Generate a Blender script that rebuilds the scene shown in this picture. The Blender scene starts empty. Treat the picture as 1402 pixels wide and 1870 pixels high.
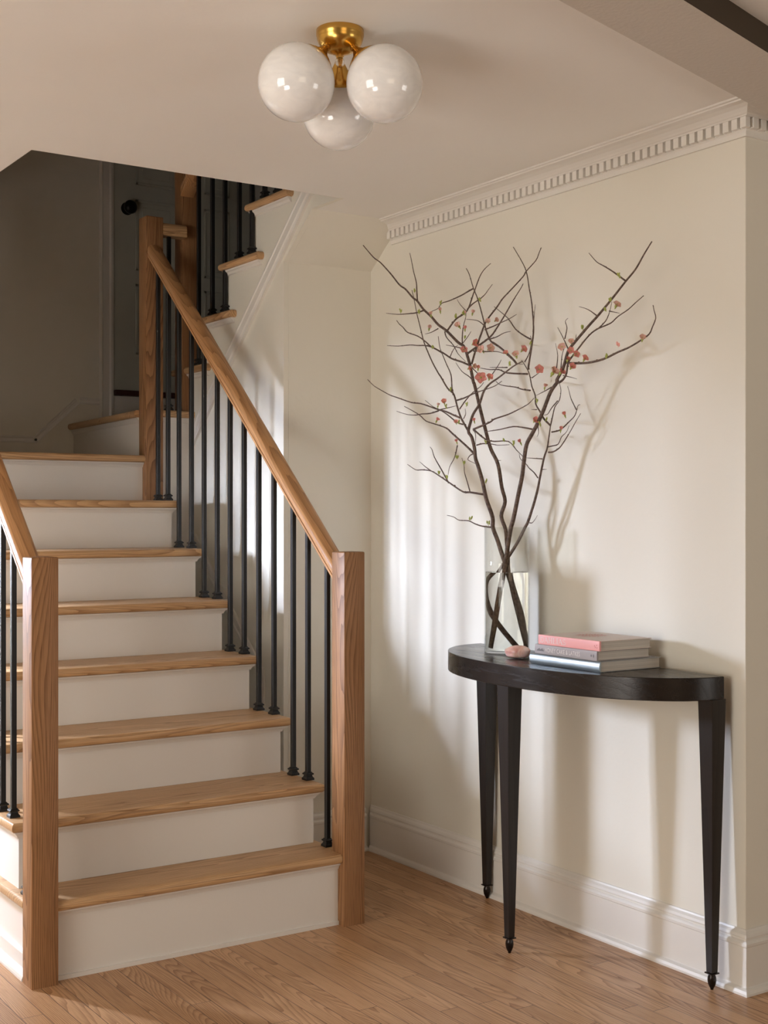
import bpy, bmesh, math, random
from mathutils import Vector, Matrix
random.seed(7)
S = bpy.context.scene
COL = S.collection

# ------------------------------------------------------------------ camera
FPX, CX, HY, EYE = 2417.0, 701.0, 943.0, 1.27
TH = math.atan2(701 + 900, FPX)
cd = bpy.data.cameras.new('camera')
cam = bpy.data.objects.new('camera', cd)
COL.objects.link(cam)
cam.location = (0, 0, EYE)
cam.rotation_euler = (math.pi / 2, 0, -TH)
cd.sensor_fit = 'HORIZONTAL'
cd.sensor_width = 36
cd.lens = FPX / 1402 * 36
cd.shift_y = 8 / 1402
cd.clip_start = 0.02
S.camera = cam
S.view_settings.view_transform = 'Standard'
S.view_settings.look = 'None'
S.view_settings.gamma = 1
S.view_settings.use_curve_mapping = False
S.view_settings.exposure = 0.0

# ------------------------------------------------------------------ light
W = bpy.data.worlds.new('world')
S.world = W
W.use_nodes = True
W.node_tree.nodes['Background'].inputs[0].default_value = (0.85, 0.9, 1.0, 1)
W.node_tree.nodes['Background'].inputs[1].default_value = 0.0


def area_light(name, loc, aim, w, h, power, color, spread=180):
    l = bpy.data.lights.new(name, 'AREA')
    l.shape = 'RECTANGLE'
    l.size, l.size_y = w, h
    l.energy = power
    l.color = color
    l.spread = math.radians(spread)
    o = bpy.data.objects.new(name, l)
    COL.objects.link(o)
    o.location = loc
    d = Vector(aim) - Vector(loc)
    o.rotation_euler = d.to_track_quat('-Z', 'Y').to_euler()
    return o


# bright sky low outside the narrow hall window beyond the left side of the stairs
area_light('window_daylight', (0.00, 5.22, 1.80), (0.56, 4.78, 1.62), 1.20, 1.15, 1850, (0.70, 0.79, 1.0))
# unseen fill panel standing in for daylight from the room left of the camera
area_light('left_room_fill', (-3.0, 1.6, 1.25), (1.6, 2.6, 1.5), 1.9, 1.7, 78, (1.0, 0.97, 0.90))
# added fill panels behind and to the right of the camera
area_light('side_room_fill', (3.9, -1.2, 0.9), (2.3, 2.6, 2.5), 1.2, 1.0, 20, (1.0, 0.98, 0.94))
area_light('near_room_fill', (0.4, -2.3, 1.5), (1.2, 3.2, 1.3), 1.8, 1.3, 17, (1.0, 0.78, 0.54))
area_light('ceiling_fill', (-0.9, 1.3, 0.7), (2.1, 2.9, 2.36), 0.8, 0.6, 6, (1.0, 0.96, 0.92), 110)  # extra fill from the left, aimed up to brighten the ceiling

# ------------------------------------------------------------------ pixel helpers (a pixel of the photo to a point on a known plane)
RV = Vector((math.cos(TH), -math.sin(TH), 0))
FV = Vector((math.sin(TH), math.cos(TH), 0))


def ray(x, y):
    return RV * ((x - CX) / FPX) + FV + Vector((0, 0, (HY - y) / FPX))


def on_x(x, y, X):
    d = ray(x, y)
    return Vector((0, 0, EYE)) + d * (X / d.x)


# ------------------------------------------------------------------ objects
def tag(o, label=None, cat=None, group=None, kind=None):
    if label: o['label'] = label
    if cat: o['category'] = cat
    if group: o['group'] = group
    if kind: o['kind'] = kind
    return o


def thing(name, loc, label, cat, group=None):
    o = bpy.data.objects.new(name, None)
    COL.objects.link(o)
    o.location = loc
    o.empty_display_size = 0.05
    return tag(o, label, cat, group)


def obj(name, bm, mat, parent=None, smooth=False, angle=None):
    """bm is in world coordinates; a parent Empty only has a translation."""
    me = bpy.data.meshes.new(name)
    bm.to_mesh(me)
    bm.free()
    for m in (mat if isinstance(mat, (list, tuple)) else [mat]):
        me.materials.append(m)
    if smooth:
        for p in me.polygons: p.use_smooth = True
        for p in me.polygons:
            if max(abs(v) for v in p.normal) > 0.99995: p.use_smooth = False
        if angle:
            me.set_sharp_from_angle(angle=math.radians(angle))
    o = bpy.data.objects.new(name, me)
    COL.objects.link(o)
    if parent is not None:
        o.parent = parent
        base = Vector((0, 0, 0))
        q = parent
        while q is not None:
            base += q.location
            q = q.parent
        me.transform(Matrix.Translation(-base))
    return o


def struct(name, bm, mat, parent=None, **k):
    return tag(obj(name, bm, mat, parent, **k), kind='structure' if parent is None else None)


def box(bm, x0, x1, y0, y1, z0, z1, bev=0, seg=2, edges=None):
    r = bmesh.ops.create_cube(bm, size=1, matrix=Matrix.Translation(((x0 + x1) / 2, (y0 + y1) / 2, (z0 + z1) / 2)) @ Matrix.Diagonal((x1 - x0, y1 - y0, z1 - z0, 1)))
    if bev:
        vs = set(r['verts'])
        es = [e for e in bm.edges if e.verts[0] in vs and e.verts[1] in vs]
        if edges: es = [e for e in es if edges(e)]
        bmesh.ops.bevel(bm, geom=es, offset=bev, segments=seg, profile=0.5, affect='EDGES')
    return bm


def sweep(bm, prof, a, b, side, up=Vector((0, 0, 1)), caps=True):
    """closed profile [(s, u)...] in the (side, up) frame swept from a to b"""
    a, b, side, up = Vector(a), Vector(b), Vector(side), Vector(up)
    A = [bm.verts.new(a + side * s + up * u) for s, u in prof]
    B = [bm.verts.new(b + side * s + up * u) for s, u in prof]
    n = len(prof)
    for i in range(n):
        bm.faces.new((A[i], A[(i + 1) % n], B[(i + 1) % n], B[i]))
    if caps:
        bm.faces.new(A[::-1])
        bm.faces.new(B)
    bmesh.ops.recalc_face_normals(bm, faces=bm.faces[:])
    return bm


def path_sweep(bm, prof, pts, frames):
    """profile [(out, up)...] along pts with an outward vector per point (mitred)"""
    R = [[bm.verts.new(Vector(p) + Vector(f) * s + Vector((0, 0, u))) for s, u in prof] for p, f in zip(pts, frames)]
    n = len(prof)
    for A, B in zip(R, R[1:]):
        for i in range(n):
            bm.faces.new((A[i], A[(i + 1) % n], B[(i + 1) % n], B[i]))
    bm.faces.new(R[0][::-1]); bm.faces.new(R[-1])
    bmesh.ops.recalc_face_normals(bm, faces=bm.faces[:])
    return bm


def prism(bm, poly, d0, d1, axis):
    """polygon extruded along an axis: axis 'x' -> poly is (y, z); 'y' -> (x, z); 'z' -> (x, y)"""
    def P(p, d):
        return {'x': (d, p[0], p[1]), 'y': (p[0], d, p[1]), 'z': (p[0], p[1], d)}[axis]
    A = [bm.verts.new(P(p, d0)) for p in poly]
    B = [bm.verts.new(P(p, d1)) for p in poly]
    n = len(poly)
    fs = [bm.faces.new(A), bm.faces.new(B[::-1])]
    for i in range(n):
        fs.append(bm.faces.new((A[i], B[i], B[(i + 1) % n], A[(i + 1) % n])))
    bmesh.ops.recalc_face_normals(bm, faces=fs)
    return bm


def lathe(bm, prof, centre, axis=Vector((0, 0, 1)), n=48):
    """profile [(r, h)...] turned about an axis"""
    c = Vector(centre)
    q = Vector((0, 0, 1)).rotation_difference(Vector(axis).normalized()).to_matrix()
    rings = []
    for r, h in prof:
        if r < 1e-6:
            rings.append([bm.verts.new(c + q @ Vector((0, 0, h)))])
        else:
            rings.append([bm.verts.new(c + q @ Vector((r * math.cos(2 * math.pi * k / n), r * math.sin(2 * math.pi * k / n), h))) for k in range(n)])
    for A, B in zip(rings, rings[1:]):
        for k in range(n):
            k2 = (k + 1) % n
            if len(A) == 1 and len(B) == 1: continue
            if len(A) == 1: bm.faces.new((A[0], B[k], B[k2]))
            elif len(B) == 1: bm.faces.new((A[k], B[0], A[k2]))
            else: bm.faces.new((A[k], B[k], B[k2], A[k2]))
    return bm


def tube(bm, pts, radii, n=7):
    pts = [Vector(p) for p in pts]
    prev = None
    t0 = (pts[1] - pts[0]).normalized()
    a = t0.orthogonal().normalized()
    m = len(pts)
    for i, p in enumerate(pts):
        t = (pts[min(i + 1, m - 1)] - pts[max(i - 1, 0)]).normalized()
        a = (a - t * a.dot(t)).normalized()
        b = t.cross(a).normalized()
        ring = [bm.verts.new(p + (a * math.cos(2 * math.pi * k / n) + b * math.sin(2 * math.pi * k / n)) * radii[i]) for k in range(n)]
        if prev:
            for k in range(n):
                bm.faces.new((prev[k], prev[(k + 1) % n], ring[(k + 1) % n], ring[k]))
        else:
            bm.faces.new(ring[::-1])
        prev = ring
    bm.faces.new(prev)
    return bm


def ellipsoid(bm, c, r, rot=None, sub=2):
    M = Matrix.Translation(c) @ (rot.to_4x4() if rot else Matrix.Identity(4)) @ Matrix.Diagonal((r[0], r[1], r[2], 1))
    bmesh.ops.create_icosphere(bm, subdivisions=sub, radius=1, matrix=M)
    return bm


NB = bmesh.new


# ------------------------------------------------------------------ materials
def mat(name, col, rough=0.5, metal=0.0, **k):
    m = bpy.data.materials.new(name)
    m.use_nodes = True
    b = m.node_tree.nodes['Principled BSDF']
    b.inputs['Base Color'].default_value = (*col, 1)
    b.inputs['Roughness'].default_value = rough
    b.inputs['Metallic'].default_value = metal
    for kk, v in k.items():
        b.inputs[kk.replace('_', ' ')].default_value = v
    return m


def nodes(m):
    nt = m.node_tree
    b = nt.nodes['Principled BSDF']

    def N(t, **k):
        n = nt.nodes.new(t)
        for kk, v in k.items():
            if kk.startswith('i_'):
                n.inputs[kk[2:].replace('_', ' ')].default_value = v
            else:
                setattr(n, kk, v)
        return n
    return nt, b, N, nt.links.new


def ramp(N, stops):
    r = N('ShaderNodeValToRGB')
    e = r.color_ramp.elements
    while len(e) < len(stops): e.new(0.5)
    for el, (p, c) in zip(e, stops):
        el.position = p
        el.color = (*c, 1) if len(c) == 3 else c
    return r


def paint(name, col, rough=0.6, bump=0.02, scale=60):
    m = mat(name, col, rough)
    nt, b, N, L = nodes(m)
    tc = N('ShaderNodeTexCoord')
    n = N('ShaderNodeTexNoise', i_Scale=scale, i_Detail=4.0)
    L(tc.outputs['Object'], n.inputs['Vector'])
    bp = N('ShaderNodeBump', i_Strength=bump * 10, i_Distance=0.002)
    L(n.outputs['Fac'], bp.inputs['Height'])
    L(bp.outputs['Normal'], b.inputs['Normal'])
    n2 = N('ShaderNodeTexNoise', i_Scale=2.5, i_Detail=2.0)
    L(tc.outputs['Object'], n2.inputs['Vector'])
    mx = N('ShaderNodeMixRGB')
    mx.inputs[1].default_value = (*[c * 0.97 for c in col], 1)
    mx.inputs[2].default_value = (*[min(1, c * 1.02) for c in col], 1)
    L(n2.outputs['Fac'], mx.inputs[0])
    L(mx.outputs[0], b.inputs['Base Color'])
    return m


def oak(name, axis, light, dark, rough=0.38, planks=None, off=(0, 0, 0), band=16.0, shear=0.0):
    """oak with rings, pores and long grain along an axis ('x','y','z'); planks = (length, width) lays boards along it"""
    m = mat(name, light, rough)
    m.node_tree.nodes['Principled BSDF'].inputs['Specular IOR Level'].default_value = 0.32
    nt, b, N, L = nodes(m)
    tc = N('ShaderNodeTexCoord')
    sep = N('ShaderNodeSeparateXYZ')
    L(tc.outputs['Object'], sep.inputs[0])
    ia = 'XYZ'.index(axis.upper())
    al = sep.outputs[ia]
    o1, o2 = [sep.outputs[i] for i in range(3) if i != ia]

    def M(op, a, c, d=None):
        n = N('ShaderNodeMath', operation=op)
        for i, v in enumerate([a, c, d]):
            if v is None: continue
            if hasattr(v, 'links'): L(v, n.inputs[i])
            else: n.inputs[i].default_value = v
        return n.outputs[0]
    if shear: o2 = M('SUBTRACT', o2, M('MULTIPLY', al, shear))
    rnd = None
    if planks:
        pl, pw = planks
        row = M('FLOOR', M('DIVIDE', o1, pw), 0)
        wn = N('ShaderNodeTexWhiteNoise', noise_dimensions='1D')
        L(row, wn.inputs['W'])
        col_ = M('ADD', M('DIVIDE', al, pl), M('MULTIPLY', wn.outputs['Value'], 9.0))
        ci = M('FLOOR', col_, 0)
        wn2 = N('ShaderNodeTexWhiteNoise', noise_dimensions='2D')
        cv = N('ShaderNodeCombineXYZ')
        L(row, cv.inputs[0]); L(ci, cv.inputs[1])
        L(cv.outputs[0], wn2.inputs['Vector'])
        rnd = wn2.outputs['Value']
        fr = M('FRACT', M('DIVIDE', o1, pw), 0)
        fe = M('MULTIPLY', M('MINIMUM', fr, M('SUBTRACT', 1.0, fr)), pw)
        fr2 = M('FRACT', col_, 0)
        fe2 = M('MULTIPLY', M('MINIMUM', fr2, M('SUBTRACT', 1.0, fr2)), pl)
        edge = M('MINIMUM', fe, fe2)
        gap = N('ShaderNodeMapRange')
        gap.inputs['From Min'].default_value = 0.0002
        gap.inputs['From Max'].default_value = 0.0014
        L(edge, gap.inputs['Value'])
    # coordinates: long axis squeezed
    cb = N('ShaderNodeCombineXYZ')
    if rnd is not None:
        L(M('ADD', o1, M('MULTIPLY', rnd, 31.0)), cb.inputs[0])
        L(M('ADD', M('MULTIPLY', al, 0.09), M('MULTIPLY', rnd, 17.0)), cb.inputs[1])
        L(M('MULTIPLY', rnd, 7.0), cb.inputs[2])
    else:
        L(M('ADD', o1, off[0]), cb.inputs[0])
        L(M('ADD', M('MULTIPLY', al, 0.09), off[1]), cb.inputs[1])
        L(M('ADD', o2, off[2]), cb.inputs[2])
    n1 = N('ShaderNodeTexNoise', i_Scale=7.0, i_Detail=1.5, i_Roughness=0.4)
    L(cb.outputs[0], n1.inputs['Vector'])
    n0 = N('ShaderNodeTexNoise', i_Scale=60.0, i_Detail=1.0)
    L(cb.outputs[0], n0.inputs['Vector'])
    lin = M('MULTIPLY', M('ADD', o1, M('MULTIPLY', o2, 0.8)), band * 2.2)
    s = M('FRACT', M('ADD', M('ADD', lin, M('MULTIPLY', n1.outputs['Fac'], band * 0.85)), M('MULTIPLY', n0.outputs['Fac'], 0.5)), 0)
    # saw-tooth growth ring: slow rise, quick fall
    rr = ramp(N, [(0.0, (1, 1, 1)), (0.12, (0.75, 0.75, 0.75)), (0.55, (0.12, 0.12, 0.12)), (1.0, (0.0, 0.0, 0.0))])
    L(s, rr.inputs[0])
    # pores: fine long streaks
    mp = N('ShaderNodeMapping')
    mp.inputs['Scale'].default_value = (420, 130, 420)
    L(cb.outputs[0], mp.inputs['Vector'])
    n2 = N('ShaderNodeTexNoise', i_Scale=1.0, i_Detail=2.0)
    L(mp.outputs[0], n2.inputs['Vector'])
    pr = ramp(N, [(0.40, (1, 1, 1)), (0.56, (0, 0, 0))])
    L(n2.outputs['Fac'], pr.inputs[0])
    n3 = N('ShaderNodeTexNoise', i_Scale=3.0, i_Detail=2.0)
    L(cb.outputs[0], n3.inputs['Vector'])
    f = M('ADD', M('MULTIPLY', rr.outputs[0], 0.62), M('MULTIPLY', pr.outputs[0], 0.24))
    f = M('ADD', f, M('MULTIPLY', M('SUBTRACT', n3.outputs['Fac'], 0.5), 0.5))
    if rnd is not None:
        f = M('ADD', f, M('MULTIPLY', M('SUBTRACT', rnd, 0.5), 0.34))
    mx = N('ShaderNodeMixRGB', use_clamp=True)
    mx.inputs[1].default_value = (*light, 1)
    mx.inputs[2].default_value = (*dark, 1)
    fc = M('MINIMUM', M('MAXIMUM', f, 0.0), 1.0)
    L(fc, mx.inputs[0])
    outc = mx.outputs[0]
    if planks:
        mg = N('ShaderNodeMixRGB')
        mg.inputs[1].default_value = (0.05, 0.022, 0.01, 1)
        L(gap.outputs[0], mg.inputs[0])
        L(outc, mg.inputs[2])
        outc = mg.outputs[0]
    L(outc, b.inputs['Base Color'])
    L(M('ADD', M('MULTIPLY', fc, 0.12), rough - 0.04), b.inputs['Roughness'])
    bp = N('ShaderNodeBump', i_Strength=0.25, i_Distance=0.0008, invert=True)
    hgt = fc
    if planks:
        hgt = M('ADD', fc, M('MULTIPLY', M('SUBTRACT', 1.0, gap.outputs[0]), 2.0))
    L(hgt, bp.inputs['Height'])
    L(bp.outputs['Normal'], b.inputs['Normal'])
    return m


OL, OD = (0.64, 0.40, 0.205), (0.26, 0.130, 0.055)
M_wall = paint('wall_paint', (0.80, 0.76, 0.665), 0.62)
M_trim = paint('trim_paint', (0.80, 0.765, 0.71), 0.38, 0.01)
M_riser = paint('riser_paint', (0.80, 0.76, 0.705), 0.42, 0.012)
M_ceil = paint('ceiling_paint', (0.88, 0.845, 0.795), 0.75)
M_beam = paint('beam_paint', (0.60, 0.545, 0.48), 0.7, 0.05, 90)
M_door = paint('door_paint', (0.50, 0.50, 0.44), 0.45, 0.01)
M_dark = mat('dark_brown', (0.05, 0.032, 0.016), 0.7)  # plain dark brown for the beam's near face and the near ceiling
M_floor = oak('floor_oak', 'y', (0.62, 0.365, 0.190), (0.25, 0.112, 0.046), 0.36, planks=(1.3, 0.057), band=52)
M_ox = oak('tread_oak', 'x', OL, OD, 0.36, band=46)
M_oy = oak('return_oak', 'y', OL, OD, 0.36, band=46)
M_oz = oak('newel_oak', 'z', (0.37, 0.185, 0.080), (0.105, 0.043, 0.015), 0.46, off=(3.3, 1.7, 2.1), band=52)
M_rail = oak('rail_oak', 'y', (0.58, 0.310, 0.135), (0.24, 0.105, 0.038), 0.36, off=(1.3, 4.7, 0.1), band=48, shear=0.868)
M_iron = mat('black_iron', (0.012, 0.011, 0.011), 0.36, 0.3)
M_brass = mat('brushed_brass', (0.62, 0.37, 0.09), 0.24, 1.0)
M_table = oak('espresso_wood', 'y', (0.022, 0.016, 0.013), (0.014, 0.010, 0.008), 0.25, band=8)
M_tableleg = oak('espresso_leg', 'z', (0.024, 0.018, 0.015), (0.013, 0.010, 0.008), 0.32, band=14)
M_knob = mat('black_knob', (0.01, 0.009, 0.009), 0.3, 0.5)

# ------------------------------------------------------------------ dimensions
XW = 2.755            # right wall
YC = 2.412            # its near corner
YB = 4.25             # closet front
XP = 2.374            # panel under the upper flight
ZC = 2.36             # ceiling
ZC2 = 4.6             # stairwell top
YF = 6.0              # far wall of the stairwell
RY = [3.515, 3.672, 3.889, 4.113, 4.325, 4.546, 4.762, 5.035]      # riser faces
TZ = [0.222, 0.413, 0.598, 0.784, 0.967, 1.149, 1.332, 1.518]      # tread tops
SL, SR = 1.200, 2.160  # stair faces
HX0, HY0 = 1.30, 3.86  # near left corner of the opening in the ceiling

# ------------------------------------------------------------------ shell
bm = NB(); box(bm, -3.2, 5.0, -3.0, 6.3, -0.1, 0.0)
struct('floor', bm, M_floor)
bm = NB(); box(bm, XW, XW + 0.12, YC + .001, YB, 0, ZC + 0.02)
struct('wall_right', bm, M_wall)
bm = NB(); box(bm, XW + .001, 5.0, YC, YC + 0.12, 0, ZC + 0.3)
struct('wall_return', bm, M_wall)
# closet front with the sloping soffit above it
bm = NB()
prism(bm, [(YB, 0), (YB, 2.205), (4.045, ZC), (4.045, ZC + .02), (YB + .1, ZC + .02), (YB + .1, 0)], XP + .0205, XW + .02, 'x')
struct('wall_back', bm, M_wall)
# ceiling in three pieces around the opening
CP = 0.24
bm = NB()
box(bm, -3.2, 5.0, 1.6, HY0, ZC, ZC + CP)
box(bm, -3.2, HX0, HY0, 6.3, ZC, ZC + CP)
box(bm, XP + .0205, 5.0, HY0, YB + .1, ZC, ZC + CP)
struct('ceiling', bm, M_ceil)
# beam of the cased opening, running askew over the near edge of the ceiling
a0, a1 = Vector((1.748, 2.009, 0)), Vector((2.689, 2.281, 0))
dd = (a1 - a0).normalized()
nn = Vector((dd.y, -dd.x, 0))
p0, p1 = a0 - dd * 5.2, a0 + dd * 3.2
wdt = 0.19
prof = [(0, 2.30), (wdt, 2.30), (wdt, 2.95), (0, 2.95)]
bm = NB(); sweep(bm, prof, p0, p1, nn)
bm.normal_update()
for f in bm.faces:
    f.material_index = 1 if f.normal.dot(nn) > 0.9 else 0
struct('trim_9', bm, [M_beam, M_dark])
bm = NB(); box(bm, -3.2, 5.0, -3.0, 2.45, 2.9, 3.0)
struct('ceiling_near', bm, M_dark)
# outer walls the camera never sees
bm = NB(); box(bm, -3.3, -3.2, -3.0, 6.3, 0, 3.0); struct('wall_left', bm, M_wall)
bm = NB(); box(bm, -3.2, 5.0, -3.1, -3.0, 0, 3.0); struct('wall_near', bm, M_wall)
bm = NB(); box(bm, 5.0, 5.1, -3.0, 2.6, 0, 3.0); struct('wall_far_right', bm, M_wall)
# hall wall left of the stairs with the narrow window
bm = NB()
box(bm, -3.2, 0.52, 4.20, 4.24, 0, ZC)
box(bm, 0.52, 0.56, 4.20, 4.63, 0, ZC)
box(bm, 0.52, 0.56, 4.93, 5.10, 0, ZC)
box(bm, 0.52, 0.56, 4.63, 4.93, 0, 1.00)
box(bm, 0.52, 0.56, 4.63, 4.93, 1.46, ZC)
box(bm, 0.56, SL - .03, 5.06, 5.1, 0, ZC)
struct('wall_hall', bm, M_wall)
# stairwell
bm = NB(); box(bm, SL - .1, SL - .001, 5.0, YF + .1, 0, ZC2); box(bm, HX0 - .1, HX0 - .001, HY0, 5.0, ZC + CP, ZC2)
struct('wall_stairwell_left', bm, M_wall)
bm = NB(); box(bm, SL, 4.2, YF, YF + .1, 0, ZC2)
struct('wall_stairwell_far', bm, M_wall)
bm = NB(); box(bm, HX0 - .1, 4.2, HY0 - .1, HY0, ZC + CP, ZC2)
struct('wall_stairwell_near', bm, M_wall)
bm = NB(); box(bm, 4.1, 4.2, HY0, YF, 0, ZC2)
struct('wall_stairwell_right', bm, M_wall)
bm = NB(); box(bm, HX0 - .1, 4.2, HY0 - .1, YF + .1, ZC2, ZC2 + .1)
struct('ceiling_stairwell', bm, M_ceil)

# crown with dentils on the right wall, mitred round the near corner
crown = [(0, 2.283), (0.008, 2.283), (0.010, 2.296), (0.014, 2.300), (0.014, 2.3285), (0.030, 2.3285), (0.032, 2.332), (0.036, 2.334),
         (0.040, 2.338), (0.050, 2.345), (0.066, 2.350), (0.084, 2.352), (0.086, 2.355), (0.094, 2.356), (0.096, 2.3599), (0, 2.3599)]
prof = [(s, z) for s, z in crown]
bm = NB()
path_sweep(bm, prof, [(XW, 4.10, 0), (XW, YC, 0), (5.0, YC, 0)], [(-1, 0, 0), (-1, -1, 0), (0, -1, 0)])
y = YC - .026
while y < 4.08:
    box(bm, XW - .029, XW - .012, y, y + .0195, 2.3005, 2.3282)
    y += 0.0302
x = XW - .001
while x < 4.0:
    box(bm, x, x + .0195, YC - .029, YC - .012, 2.3005, 2.3282)
    x += 0.0302
struct('trim_1', bm, M_trim)
# baseboards
base = [(0, 0), (0.030, 0), (0.030, 0.006), (0.027, 0.013), (0.018, 0.018), (0.0165, 0.020), (0.0165, 0.124), (0.019, 0.127), (0.0195, 0.134), (0.016, 0.139),
        (0.012, 0.141), (0.012, 0.145), (0.014, 0.149), (0.012, 0.156), (0.006, 0.162), (0.004, 0.167), (0, 0.168)]
bm = NB()
path_sweep(bm, base, [(XW, YB, 0), (XW, YC, 0), (5.0, YC, 0)], [(-1, -1, 0), (-1, -1, 0), (0, -1, 0)])
struct('baseboard_right', bm, M_trim)
bm = NB()
path_sweep(bm, base, [(XP, 4.9, 0), (XP, YB, 0), (XW - .0305, YB, 0)], [(-1, 0, 0), (-1, -1, 0), (0, -1, 0)])
struct('baseboard_back', bm, M_trim)

# ------------------------------------------------------------------ lower flight
LOWER = thing('staircase', ((SL + SR) / 2, 3.5, 0), 'lower flight of eight oak treads with white risers between the two square newel posts', 'staircase')
NO = 0.028
for i in range(7):
    bm = NB()
    z = TZ[i]
    yb = RY[i + 1] + 0.004
    x0, x1 = SL - NO, SR + NO
    y0, y1 = RY[i] - NO, yb
    if i == 0:                     # bottom tread dies into the newels
        prism(bm, [(SL, y0), (2.156, y0), (2.156, 3.556), (x1, 3.556), (x1, y1 + .03), (SR, y1 + .03), (SR, y1), (SL, y1), (SL, y1 + .03), (x0, y1 + .03), (x0, 3.556), (1.247, 3.556), (1.247, y0)][:0] or
              [(1.248, y0), (2.156, y0), (2.156, 3.557), (x1, 3.557), (x1, y1 + .055), (SL - .0005, y1 + .055), (SL - .0005, y1 + .24), (x0, y1 + .24), (x0, 3.557), (1.248, 3.557)], z - .029, z, 'z')
    elif i == 6:
        box(bm, x0, x1, y0, y1 + .03, z - .029, z)
    else:
        box(bm, x0, x1, y0, y1 + .055, z - .029, z)
    es = []
    for e in bm.edges:
        a, b_ = e.verts
        if abs(a.co.z - b_.co.z) > 1e-5: continue
        my = (a.co.y + b_.co.y) / 2
        mxx = (a.co.x + b_.co.x) / 2
        if abs(my - y0) < 1e-4 or abs(mxx - x0) < 1e-4 or abs(mxx - x1) < 1e-4: es.append(e)
    bmesh.ops.bevel(bm, geom=es, offset=0.0125, segments=4, profile=0.5, affect='EDGES')
    obj('tread', bm, M_ox, LOWER, smooth=True, angle=35)
# landing with its nosing
bm = NB(); box(bm, SL, 2.156, RY[7] - NO, 5.10, TZ[7] - .029, TZ[7], 0.0125, 4, lambda e: abs(e.verts[0].co.y - (RY[7] - NO)) < 1e-4 and abs(e.verts[1].co.y - (RY[7] - NO)) < 1e-4 and abs(e.verts[0].co.z - e.verts[1].co.z) < 1e-5)
box(bm, SL, 2.30, 5.10, YF - .001, TZ[7] - .029, TZ[7] - .0002)
obj('landing', bm, M_ox, LOWER, smooth=True, angle=35)
for i in range(8):
    bm = NB()
    z0 = TZ[i - 1] if i else 0
    x1 = SR if i < 7 else 2.156
    xa, xb = (1.247, 2.156) if i == 0 else (SL, x1)
    box(bm, xa, xb, RY[i], RY[i] + .018, z0 + (.0005 if i else 0), TZ[i] - .0295)
    cove = [(0, 0), (0.016, 0), (0.015, -.004), (0.010, -.008), (0.006, -.014), (0.004, -.019), (0, -.019)]
    if i in (0, 7):
        sweep(bm, cove, (xa, RY[i], TZ[i] - .0295), (xb, RY[i], TZ[i] - .0295), (0, -1, 0))
    else:
        zt = TZ[i] - .0295
        pc = [(s, u + zt) for s, u in cove]
        ye = RY[i + 1] + .02
        path_sweep(bm, pc, [(SL, ye, 0), (SL, RY[i], 0), (SR, RY[i], 0), (SR, ye, 0)], [(-1, 0, 0), (-1, -1, 0), (1, -1, 0), (1, 0, 0)])
    if i == 0:
        box(bm, xa, xb, RY[0] - .006, RY[0], 0, .012)
    obj('riser', bm, M_riser, LOWER)
for xa, xb in ((SL, SL + .02), (SR - .02, SR)):
    poly = [(RY[0] + .001, 0)]
    for i in range(8):
        poly += [(RY[i] + .001, TZ[i] - .030)]
        if i < 7: poly += [(RY[i + 1] + .001, TZ[i] - .030)]
    poly += [(5.05, TZ[7] - .030), (5.05, 0)]
    bm = NB(); prism(bm, poly, xa, xb, 'x')
    if xa == SL:
        sweep(bm, [(0, 0), (.030, 0), (.030, .006), (.027, .013), (.018, .019), (.012, .022), (.012, .06), (.009, .065), (0, .066)], (SL, 3.556, 0), (SL, 5.0, 0), (-1, 0, 0))
    obj('stringer', bm, M_riser, LOWER)

# ------------------------------------------------------------------ newels, rails, balusters
def newel(parent, x0, y0, z0, z1, w=0.0745):
    bm = NB(); box(bm, x0, x0 + w, y0, y0 + w, z0, z1)
    top = [e for e in bm.edges if e.verts[0].co.z > z1 - 1e-4 and e.verts[1].co.z > z1 - 1e-4]
    bmesh.ops.bevel(bm, geom=top, offset=0.005, segments=3, profile=0.5, affect='EDGES')
    ver = [e for e in bm.edges if abs(e.verts[0].co.z - e.verts[1].co.z) > 0.3]
    bmesh.ops.bevel(bm, geom=ver, offset=0.0018, segments=2, profile=0.5, affect='EDGES')
    return obj('newel_post', bm, M_oz, parent, smooth=True, angle=40)


RP = [(-.030, .002), (-.030, .012), (-.0265, .0135), (-.0265, .0155), (-.030, .017), (-.0305, .032), (-.028, .042), (-.021, .049), (-.010, .0525), (0, .0535),
      (.010, .0525), (.021, .049), (.028, .042), (.0305, .032), (.030, .017), (.0265, .0155), (.0265, .0135), (.030, .012), (.030, .002), (.028, 0), (-.028, 0)]


def rail(parent, a, b, side=(1, 0, 0), m=None):
    bm = NB(); sweep(bm, RP, a, b, side)
    return obj('handrail', bm, m or M_rail, parent, smooth=True, angle=40)


def baluster_mesh():
    bm = NB()
    box(bm, -.0075, .0075, -.0075, .0075, .020, 1.0, .0012, 1)
    me = bpy.data.meshes.new('baluster'); bm.to_mesh(me); bm.free(); me.materials.append(M_iron)
    bm = NB()
    # square shoe: foot, hollow, neck, collar
    pr = [(.0, .0205), (.015, 0.0), (.015, .0055), (.0138, .0075), (.0115, .010), (.0102, .0135), (.0098, .0160), (.0135, .0175), (.0140, .0205), (.0125, .0225), (.0098, .0240), (.0090, .0262)]
    rings = []
    for r, h in pr[1:]:
        rings.append([bm.verts.new((sx * r, sy * r, h)) for sx, sy in ((-1, -1), (1, -1), (1, 1), (-1, 1))])
    bm.faces.new(rings[0][::-1]); bm.faces.new(rings[-1])
    for A, B in zip(rings, rings[1:]):
        for k in range(4): bm.faces.new((A[k], A[(k + 1) % 4], B[(k + 1) % 4], B[k]))
    ms = bpy.data.meshes.new('baluster_shoe'); bm.to_mesh(ms); bm.free(); ms.materials.append(M_iron)
    return me, ms


BM_, BS_ = baluster_mesh()


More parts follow.
